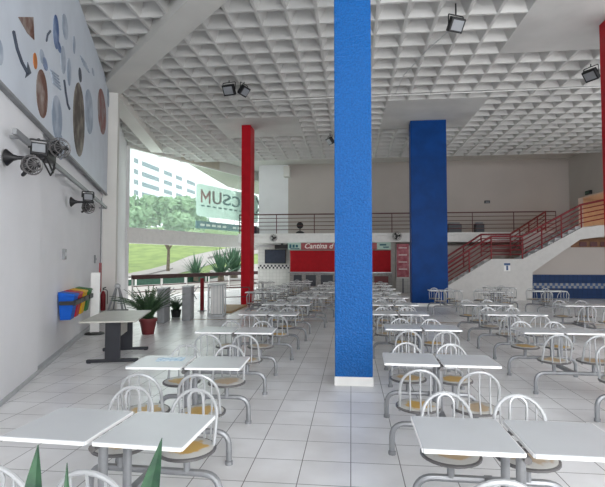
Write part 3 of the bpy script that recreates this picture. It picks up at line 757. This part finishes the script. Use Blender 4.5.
# ------------------------------------------------------------------ kiosk
YK = 24.7
kx0, kx1 = aty(289, 260, YK).x, aty(396, 260, YK).x
ks = empty('snack_kiosk', ((kx0+kx1)/2, YK, 0), 0, 'kiosk with red roller shutters and red sign under the balcony', 'kiosk')
kc = (kx0+kx1)/2
def kb(x0, x1, z0, z1, y, th, name, m, parent=None, bev=0):
    b = MB(); b.box(((x0+x1)/2-kc, y, (z0+z1)/2), (x1-x0, th, z1-z0), bev=bev); return b.build(name, m, parent or ks)
def X(px): return aty(px, 260, YK).x
def Z(py): return aty(340, py, YK).z
kb(kx0, kx1, 0, 2.69, .35, .3, 'wall', 'kiosk_wall')
for a, c, nm in ((290, 346, 1), (352, 391, 2)):
    sh = MB(); n = 22; z0 = Z(273); z1 = Z(250.5)
    sh.box(((X(a)+X(c))/2-kc, .12, (z0+z1)/2), (X(c)-X(a), .06, z1-z0))
    for k in range(n): sh.box(((X(a)+X(c))/2-kc, .085, z0+(k+.5)*(z1-z0)/n), (X(c)-X(a), .02, (z1-z0)/n*.6))
    sh.build('shutter', 'shutter_red', ks)
kb(X(290), X(392), 0, Z(273), .05, .3, 'counter', 'counter')
kb(X(289), X(392), Z(273), Z(272), 0.0, .42, 'counter_top', 'steel')
for a, c in ((294, 302), (306, 316), (321, 333)):
    f = kb(X(a), X(c), Z(286), Z(275), -.11, .03, 'counter_panel', 'dark')
kb(X(374), X(388), Z(291), Z(276), -.12, .05, 'counter_panel', 'pot')
sg = kb(X(301), X(380), Z(249.5), Z(243), .02, .08, 'sign_board', 'sign_red')
tm = text_mesh('Cantina d', .40, .012, 'lettering', .006, .3); tm.materials.append(M['white_letter'])
t = obj('lettering', tm, sg, (X(304)-kc, -.03, Z(248.3))); t.rotation_euler = (pi/2, 0, 0)
s2 = kb(X(288), X(301), Z(249.5), Z(242.5), .0, .09, 'logo_board', 'sign_panel')
b = MB()
for k in range(3): b.box((X(290.5+k*3.2)-kc, -.05, Z(246)), (.12, .01, .2-.03*k))
b.box((X(295)-kc, -.05, Z(248.7)), (.5, .01, .05)); b.build('logo', 'teal', s2)
s3 = kb(X(377), X(391), Z(249.5), Z(242.5), .0, .09, 'logo_board', 'sign_panel')
b = MB(); b.box((X(383)-kc, -.05, Z(245)), (.35, .01, .08)); b.box((X(386)-kc, -.05, Z(247.3)), (.3, .01, .06)); b.build('logo', 'teal', s3)
# red poster/menu panel right of the kiosk
px0, px1 = X(397), X(409)
e = empty('menu_panel', ((px0+px1)/2, YK+.1, 0), 0, 'tall faded red menu panel with white foot strip beside the kiosk', 'sign')
b = MB(); b.box((0, 0, (Z(277)+Z(244))/2), (px1-px0, .08, Z(244)-Z(277))); b.build('panel', 'poster_red', e)
b = MB(); b.box((0, -.01, Z(277.6)), (px1-px0, .1, .07)); b.build('foot_strip', 'white_paint', e)
for k in range(4):
    b = MB(); b.box((0, -.05, Z(248+k*7)), ((px1-px0)*.7, .012, .05)); b.build('text_line', 'white_letter', e)
b = MB(); b.box((0, .0, Z(277)/2-.02), (.08, .06, Z(277))); b.build('support', 'grey', e)
# small board hanging on the kiosk
# hung screen
xs0, xs1 = aty(265, 256, 26.4).x, aty(286, 256, 26.4).x
e = empty('hanging_screen', ((xs0+xs1)/2, 26.35, aty(275, 256.5, 26.4).z), 0, 'dark flat screen hanging on the white wall left of the kiosk', 'screen')
b = MB(); b.box((0, 0, 0), (xs1-xs0, .08, .82), bev=.01); b.build('housing', 'black', e)
b = MB(); b.box((0, -.045, 0), (xs1-xs0-.08, .01, .74)); b.build('display', 'screen', e)
b = MB(); b.tube([(0, .1, .3), (0, .1, .62)], .02, 6); b.box((0, .14, .1), (.2, .2, .2)); b.build('mount', 'grey', e)
# fans and speaker below the balcony
wall_fan(aty(273.5, 238, 24.35) , 0, 'dark caged fan on the balcony edge above the screen', .2)
wall_fan(aty(397, 236, 24.35), 0, 'dark caged fan on the balcony edge above the menu panel', .24)
e = empty('awning_box', aty(282, 246.8, 25.6), 0, 'black box fitting under the balcony left of the kiosk sign', 'box')
b = MB(); b.box((0, 0, 0), (.8, .3, .22), bev=.02); b.build('housing', 'black', e)
b = MB(); b.box((0, .0, .15), (.1, .1, .12)); b.build('hanger', 'black', e)
# things on the balcony
e = empty('pedestal_fan', (aty(300, 232, 25.6).x, 25.6, 3.2), 0, 'round black fan standing on the balcony floor above the kiosk', 'fan')
b = MB(); b.lathe([(.24, 0), (.24, .12), (.1, .2)], 14); b.tube([(0, 0, .04), (0, 0, .5)], .03, 6); b.build('stand', 'black', e)
b = MB(); b.lathe([(.1, -.08), (.19, -.03), (.19, .03), (.1, .08)], 18, (0, 0, .52), Matrix.Rotation(pi/2, 3, 'X')); b.build('head', 'black', e)
for i, (px, s) in enumerate(((454, .8), (479, .5))):
    e = empty('storage_box', (aty(px, 232, 25.6).x, 25.6, 3.2), 0, ['wide dark crate on the balcony floor right of the far blue column', 'small dark crate on the balcony floor above the stairs'][i], 'box')
    b = MB(); b.box((0, 0, .26), (s*.9, .5, .5), bev=.03); b.build('crate', 'dark', e)
    b = MB(); b.box((0, 0, .56), (s*.7, .4, .1), bev=.02); b.build('lid', 'grey', e)
for i in range(3):
    e = empty('storage_box', (aty(255-i*1.0, 232, 25.4).x, 25.3+i*.5, 3.2), 0, ['nearest dark crate at the left end of the balcony', 'middle dark crate at the left end of the balcony', 'rearmost dark crate at the left end of the balcony'][i], 'box')
    b = MB(); b.box((0, 0, .22), (.3, .4, .44), bev=.02); b.build('crate', 'dark', e)
# wall lamps and exit fitting
for px, py, yy, lb in ((487, 202, 26.95, 'small grey emergency lamp on the back wall above the balcony'),):
    q = aty(px, py, yy); e = empty('emergency_lamp', q, 0, lb, 'lamp'); b = MB(); b.box((0, -.03, 0), (.3, .08, .16), bev=.01); b.build('housing', 'dark', e)
    b = MB(); b.box((0, -.075, -.02), (.2, .02, .06)); b.build('lens', 'lens', e)
e = empty('exit_fitting', (12.22, 24.75, 5.22), 0, 'small black fitting above the lamp-lit corridor opening', 'sign'); b = MB(); b.box((-.05, 0, 0), (.12, .5, .2), bev=.01); b.build('housing', 'black', e)
b = MB(); b.box((-.12, 0, 0), (.02, .4, .1)); b.build('face', 'dark_green', e)
# corridor lamp
e = empty('corridor_lamp', (13.9, 24.0, 5.06), 0, 'warm glowing ceiling lamp in the upper corridor', 'lamp')
b = MB(); b.box((0, 0, 0), (.2, 1.2, .06)); b.build('diffuser', 'warm_lamp', e)
L = bpy.data.lights.new('corridor_lamp_light', 'AREA'); L.shape = 'RECTANGLE'; L.size = .25; L.size_y = 1.4; L.energy = 32; L.color = (1, .68, .42)
lo = bpy.data.objects.new('corridor_lamp_light', L); col.objects.link(lo); lo.location = (0, 0, -.06); lo.parent = e
e = empty('hose_reel', (14.6, 25.2, 3.2), 0, 'round red hose reel in the lamp-lit corridor', 'hose reel')
b = MB(); b.ring((0, 0, .62), .26, .07, (1, 0, 0), (0, 0, 1), 20, 8); b.build('hose', 'red_plastic', e)
b = MB(); b.box((0, .1, .45), (.12, .06, .9)); b.build('support', 'grey', e)
# sticker sign on the stair side
q = aty(507, 267, ys0)
e = empty('wall_sign', (q.x, ys0-.012, q.z), 0, 'small white notice with blue top on the white stair side', 'sign')
b = MB(); b.box((0, 0, 0), (.26, .02, .36)); b.build('plate', 'white_paint', e)
b = MB(); b.box((0, -.012, .12), (.26, .006, .1)); b.box((0, -.012, -.04), (.08, .006, .2)); b.build('marking', 'band_blue', e)

# ------------------------------------------------------------------ sign outside the glazing (seen from behind, so mirrored)
sp = empty('hanging_sign', facp(4.4, 0, -.5), 0, 'pale green sign board with mirrored coloured letters hung outside the glass', 'sign')
def fl(px, py, off=-.5):
    r = ray(px, py); P0 = FA+FN*off; t = (P0-CAM).dot(FN)/r.dot(FN); q = CAM+r*t; d = q-P0; return d.dot(FD), q.z
fang = atan2(FD.y, FD.x); sp.rotation_euler.z = fang; T0 = 4.4
ta, za = fl(196.5, 182); tb, zb1 = fl(258, 197); _, zlo = fl(199, 216)
zlo2 = fl(240, 222)[1]
b = MB(); ztop = za-.05
P = rounded([(ta-T0, 0, (ztop+zlo)/2), (ta-T0, 0, ztop), (tb-T0, 0, ztop), (tb-T0, 0, zlo), (ta-T0, 0, zlo), (ta-T0, 0, (ztop+zlo)/2)], .25, 4)[:-1]
b.prism(P, (0, 1, 0), .02); b.build('panel', 'sign_board', sp)
for ch, pa, pb, ytop, ybot, m in (('U', 212.3, 221, 192, 204.5, 'sign_brown'), ('S', 222.5, 230.3, 194.5, 205.5, 'sign_teal'), ('C', 232, 239.8, 196.5, 207.5, 'sign_teal')):
    tm = text_mesh(ch, 1, .02, 'letter', .008); tm.materials.append(M[m])
    xa_, xb_ = fl(pa, 200)[0]-T0, fl(pb, 200)[0]-T0; pm = (pa+pb)/2; zt, zb_ = fl(pm, ytop)[1], fl(pm, ybot)[1]
    vx = [v.co.x for v in tm.vertices]; vy = [v.co.y for v in tm.vertices]; sx_ = (xb_-xa_)/(max(vx)-min(vx)); sy_ = (zt-zb_)/(max(vy)-min(vy)); mir = -1 if ch in 'SC' else 1
    for v in tm.vertices: v.co.x = ((v.co.x-(min(vx)+max(vx))/2)*sx_*mir); v.co.y = (v.co.y-min(vy))*sy_
    if mir < 0: tm.flip_normals()
    t = obj('letter', tm, sp, ((xa_+xb_)/2, -.03, zb_)); t.rotation_euler = (pi/2, 0, 0)
b = MB(); xa_, xb_ = fl(200.5, 200)[0]-T0, fl(210, 200)[0]-T0; zt, zb_ = fl(205, 190)[1], fl(205, 203)[1]; xm = (xa_+xb_)/2; ww = (xb_-xa_)*.15
for x in (xa_+ww/2, xb_-ww/2): b.box((x, -.03, (zt+zb_)/2), (ww, .02, zt-zb_))
for s_ in (-1, 1): b.prism([(xm, -.02, zb_+(zt-zb_)*.25), (xm, -.02, zb_+(zt-zb_)*.5), (xm+s_*(xb_-xa_)*.4, -.02, zt), (xm+s_*(xb_-xa_)*.48, -.02, zt-(zt-zb_)*.18)], (0, -1, 0), .02)
b.build('letter', 'sign_red', sp)
b = MB(); xk = fl(256, 205)[0]-T0; z0 = fl(256, 213)[1]; b.tube([(xk, -.03, z0), (xk+.5, -.03, z0+.5)], .07, 5); b.tube([(xk, -.03, z0+1.0), (xk+.5, -.03, z0+.4)], .07, 5); b.build('letter', 'dark', sp)
b = MB()
for k in range(14): b.box((ta-T0+.5+k*.5, -.02, zlo+.62), (.3, .01, .09))
b.build('small_text', 'sign_teal', sp)
sb = empty('hanging_sign', facp(4.4, 0, -.5), fang, 'long teal strip sign with tiny white writing under the green board outside', 'sign')
zs0 = fl(197, 228)[1]; zs1 = fl(197, 220.5)[1]
b = MB(); b.box(((ta+tb)/2-T0, .02, (zs0+zs1)/2), (tb-ta, .05, zs1-zs0)); b.build('panel', 'teal', sb)
b = MB()
for k in range(16):
    if k not in (5, 10): b.box((ta-T0+.5+k*.48, -.012, (zs0+zs1)/2), (.34, .01, .12))
b.build('writing', 'white_letter', sb)
for k in range(3):
    b = MB(); b.tube([(ta-T0+1+k*2.4, .03, zs1), (ta-T0+1+k*2.4, .03, zlo)], .02, 5); b.build('hanger', 'steel', sb)

# ------------------------------------------------------------------ outside: terrace, hill, road, trees, building
prof = [(20, 292.5), (34, 283.5), (38, 279), (44, 271), (52, 262), (62, 250), (80, 236), (110, 226)]
pxs = list(range(40, 420, 20))
def ter(px, d):
    for (d0, y0), (d1, y1) in zip(prof, prof[1:]):
        if d <= d1: break
    t = max(0, min(1, (d-d0)/(d1-d0)))
    z0 = atd(180, y0, d0).z; z1 = atd(180, y1, d1).z
    if d0 < 30: z0 = 0; z1 = -.02
    if d0 == 34: z0 = -.02
    p_ = atd(px, 261, d); return Vector((p_.x, p_.y, z0+(z1-z0)*t - (.25 if d0 < 30 else 0)*(1-t)*0 - .25))
ds = [24, 34, 38, 44, 52, 62, 80, 110]
b = MB(); n = len(pxs); vs = [ter(px, d) for d in ds for px in pxs]
b.add(vs, [(i*n+j, i*n+j+1, (i+1)*n+j+1, (i+1)*n+j) for i in range(1, len(ds)-1) for j in range(n-1)]); struct(b.build('ground', 'grass'))
b = MB(); b.prism([facp(-14, -.2), facp(16, -.2), facp(16, -.2, -24), facp(-14, -.2, -24)], (0, 0, 1), .18); struct(b.build('floor', 'terrace'))
def road(pts, m, name, up):
    b = MB(); n = len(pts)
    a = [ter(px, d)+Vector((0, 0, up)) for px, d, e_ in pts]; c = [ter(px, e_)+Vector((0, 0, up)) for px, d, e_ in pts]
    b.add(a+c, [(i, i+1, n+i+1, n+i) for i in range(n-1)]); return struct(b.build(name, m))
road([(60, 36, 40), (100, 36.5, 42), (130, 37.5, 44), (150, 39, 47), (170, 42, 52), (190, 46, 58), (210, 51, 62), (230, 55, 66), (250, 59, 72), (300, 66, 80)], 'asphalt', 'road', .06)
road([(60, 38, 38.4), (100, 39, 39.5), (130, 40.3, 40.9), (150, 42.4, 43.2), (170, 46, 47), (190, 51, 52.2), (210, 55.5, 57), (230, 59.5, 61), (300, 72, 74)], 'curb', 'trim_13', .12)
road([(210, 35, 46), (230, 35, 50), (260, 35, 52), (300, 35, 55)], 'asphalt', 'road', .05)
def leafcloud(b, c, r, n, s=.35):
    for i in range(n):
        u = Vector((random.gauss(0, 1), random.gauss(0, 1), random.gauss(0, 1))).normalized()*random.random()**.33
        p_ = Vector(c)+Vector((u.x*r[0], u.y*r[1], u.z*r[2])); t1 = Vector((random.gauss(0, 1), random.gauss(0, 1), random.gauss(0, 1))).normalized()
        t2 = t1.orthogonal().normalized(); k = s*random.uniform(.6, 1.3); b.add([p_-t1*k, p_+t2*k*.5, p_+t1*k, p_-t2*k*.5], [(0, 1, 2, 3)])
def tree(px, pyb, d, blobs, label, tr=.13):
    base = atd(px, pyb, d); e = empty('tree', base, 0, label, 'tree', 'trees outside the glass')
    b = MB()
    top = None
    for (bx, by, dd, rx, rz, n) in blobs:
        c = atd(bx, by, d+dd)-base; k = (d+dd)/F
        leafcloud(b, c, (rx*k, rx*k, rz*k), n)
        if top is None: top = c
    b.build('foliage', 'tree_leaf', e)
    b = MB(); b.tube([(0, 0, -.3), (0.05, 0, top.z*.3), (top.x*.5, top.y*.5, top.z*.65), tuple(top)], [tr*1.3, tr, tr*.8, tr*.4], 7)
    for s in (-1, 1): b.tube([(0, 0, top.z*.3), (s*1.0, .2, top.z*.6), (s*2.0, .4, top.z*.95)], [tr*.7, tr*.5, tr*.2], 6)
    b.build('trunk', 'bark', e)
tree(168, 268, 43, [(163, 211, 2, 20, 14, 700), (143, 217, 0, 16, 11, 420), (183, 208, 3, 15, 12, 430), (178, 222, 0, 17, 9, 350), (150, 203, 1, 10, 8, 200), (198, 222, 4, 10, 8, 160)], 'leafy tree with forked trunk standing by the road outside')
tree(124, 262, 50, [(134, 208, 0, 12, 12, 400), (128, 222, 0, 14, 12, 400)], 'leafy tree at the left edge of the glass')
def agave(px, py, d, s, label):
    e = empty('agave_plant', atd(px, py, d), 0, label, 'plant', 'spiky plants by the road')
    b = MB()
    for k in range(60):
        az = random.uniform(0, 2*pi); el = random.uniform(.1, 1.45); L_ = s*random.uniform(.7, 1.1); v = Vector((cos(az)*cos(el), sin(az)*cos(el), sin(el)))
        sd = Vector((-sin(az), cos(az), 0))*s*.06; b.add([-sd, sd, v*L_], [(0, 1, 2)])
    b.build('leaves', 'agave_leaf', e)
    b = MB(); b.lathe([(s*.12, -.5), (s*.1, .1)], 8); b.build('stem', 'bark', e)
agave(196, 275, 37, 1.9, 'spiky green plant by the road, left of the two'); agave(221, 275, 35, 2.3, 'spiky green plant by the road behind the red column')
agave(234, 272, 38, 2.8, 'dark spiky plant seen right beside the red column')
# green glazed fence on the terrace
fe = empty('glass_fence', facp(0, -.02, -9), fang, 'low dark green glazed fence with white posts outside', 'fence')
b = MB(); b.box((8, 0, .15), (26, .03, .56)); b.build('panel', 'dark_green', fe)
b = MB(); b.box((8, 0, .46), (26, .1, .08)); b.build('top_rail', 'white_paint', fe)
for k in range(11): b = MB(); b.box((-4+k*2.4, -.04, .25), (.12, .1, .5)); b.build('post', 'white_paint', fe)
# white building up the hill
bd = 105; A = atd(96, 236, bd); B_ = atd(216, 236, bd+75)
e = empty('apartment_building', A, 0, 'tall white building with rows of dark windows up the hill', 'building')
dv = (B_-A); dv.z = 0; Lb = dv.length; dv.normalize(); nv = Vector((-dv.y, dv.x, 0)); e.rotation_euler.z = atan2(dv.y, dv.x)
ztop = atd(130, 138, bd+8).z-A.z
b = MB(); b.box((Lb/2, 7, ztop/2-4), (Lb, 14, ztop+8)); b.build('walls', 'building', e)
def bl(px, py):
    r = ray(px, py); t = (A-CAM).dot(nv)/r.dot(nv); q = CAM+r*t-A; return q.dot(dv), q.z
for row, (ya, yb) in enumerate(((160, 178), (171, 187.5), (181.5, 195.5), (192, 203))):
    for (pa, pb) in ((134, 138), (142, 159), (164, 172), (176, 182), (187, 195), (199, 204)):
        t = (pa-134)/(204-134); yc = ya+(yb-ya)*t
        xa, zc = bl(pa, yc); xb, _ = bl(pb, yc); zc = bl(134, ya)[1]
        b = MB(); b.box(((xa+xb)/2, -.02, zc), (xb-xa, .12, 1.2)); wv = b.build('window', 'window_dark', e)

# ------------------------------------------------------------------ foreground leaves
e = empty('snake_plant', (-.72, 1.12, 0), 0, 'pointed dark green leaves poking up at the bottom left edge', 'plant')
b = MB(); b.lathe([(.15, 0), (.2, .35), (.21, .35), (.21, .4), (.18, .4)], 18); b.build('pot', 'light_grey', e)
b = MB(); b.lathe([(.18, .34), (.18, .37)], 16); b.build('soil', 'soil', e)
def blade(root, tip, w, name='leaf'):
    root = Vector(root); tip = Vector(tip); b = MB(); n = 9; ax = (tip-root); sd = RT.copy(); nn = FWD.copy()
    L_ = []; 
    bend = Vector((0, 0, 1))*.0
    for k in range(n+1):
        t = k/n; c = root.lerp(tip, t)+Vector((0, 0, .05*sin(pi*t))); ww = w*(1-t**3.2)*(.6+.4*min(1, t*2)) if k < n else .001
        L_ += [c-sd*ww+nn*ww*-.25, c+nn*ww*.15, c+sd*ww-nn*ww*.25, c+nn*(ww*.15+.003)]
    fs = []
    for k in range(n):
        i = 4*k; j = i+4; fs += [(i, i+1, j+1, j), (i+1, i+2, j+2, j+1), (i+3, i, j, j+3), (i+2, i+3, j+3, j+2)]
    b.add(L_, fs, True); b.build(name, 'blade_leaf', e)
off = e.location
def bt(px, py, d): return atd(px, py, d)-off
blade((-.14, 0, .34), bt(38, 445, 1.25), .06)
blade((.06, .02, .34), bt(162, 438, 1.25), .058)
blade((0, .0, .34), bt(67, 463, 1.25), .028)
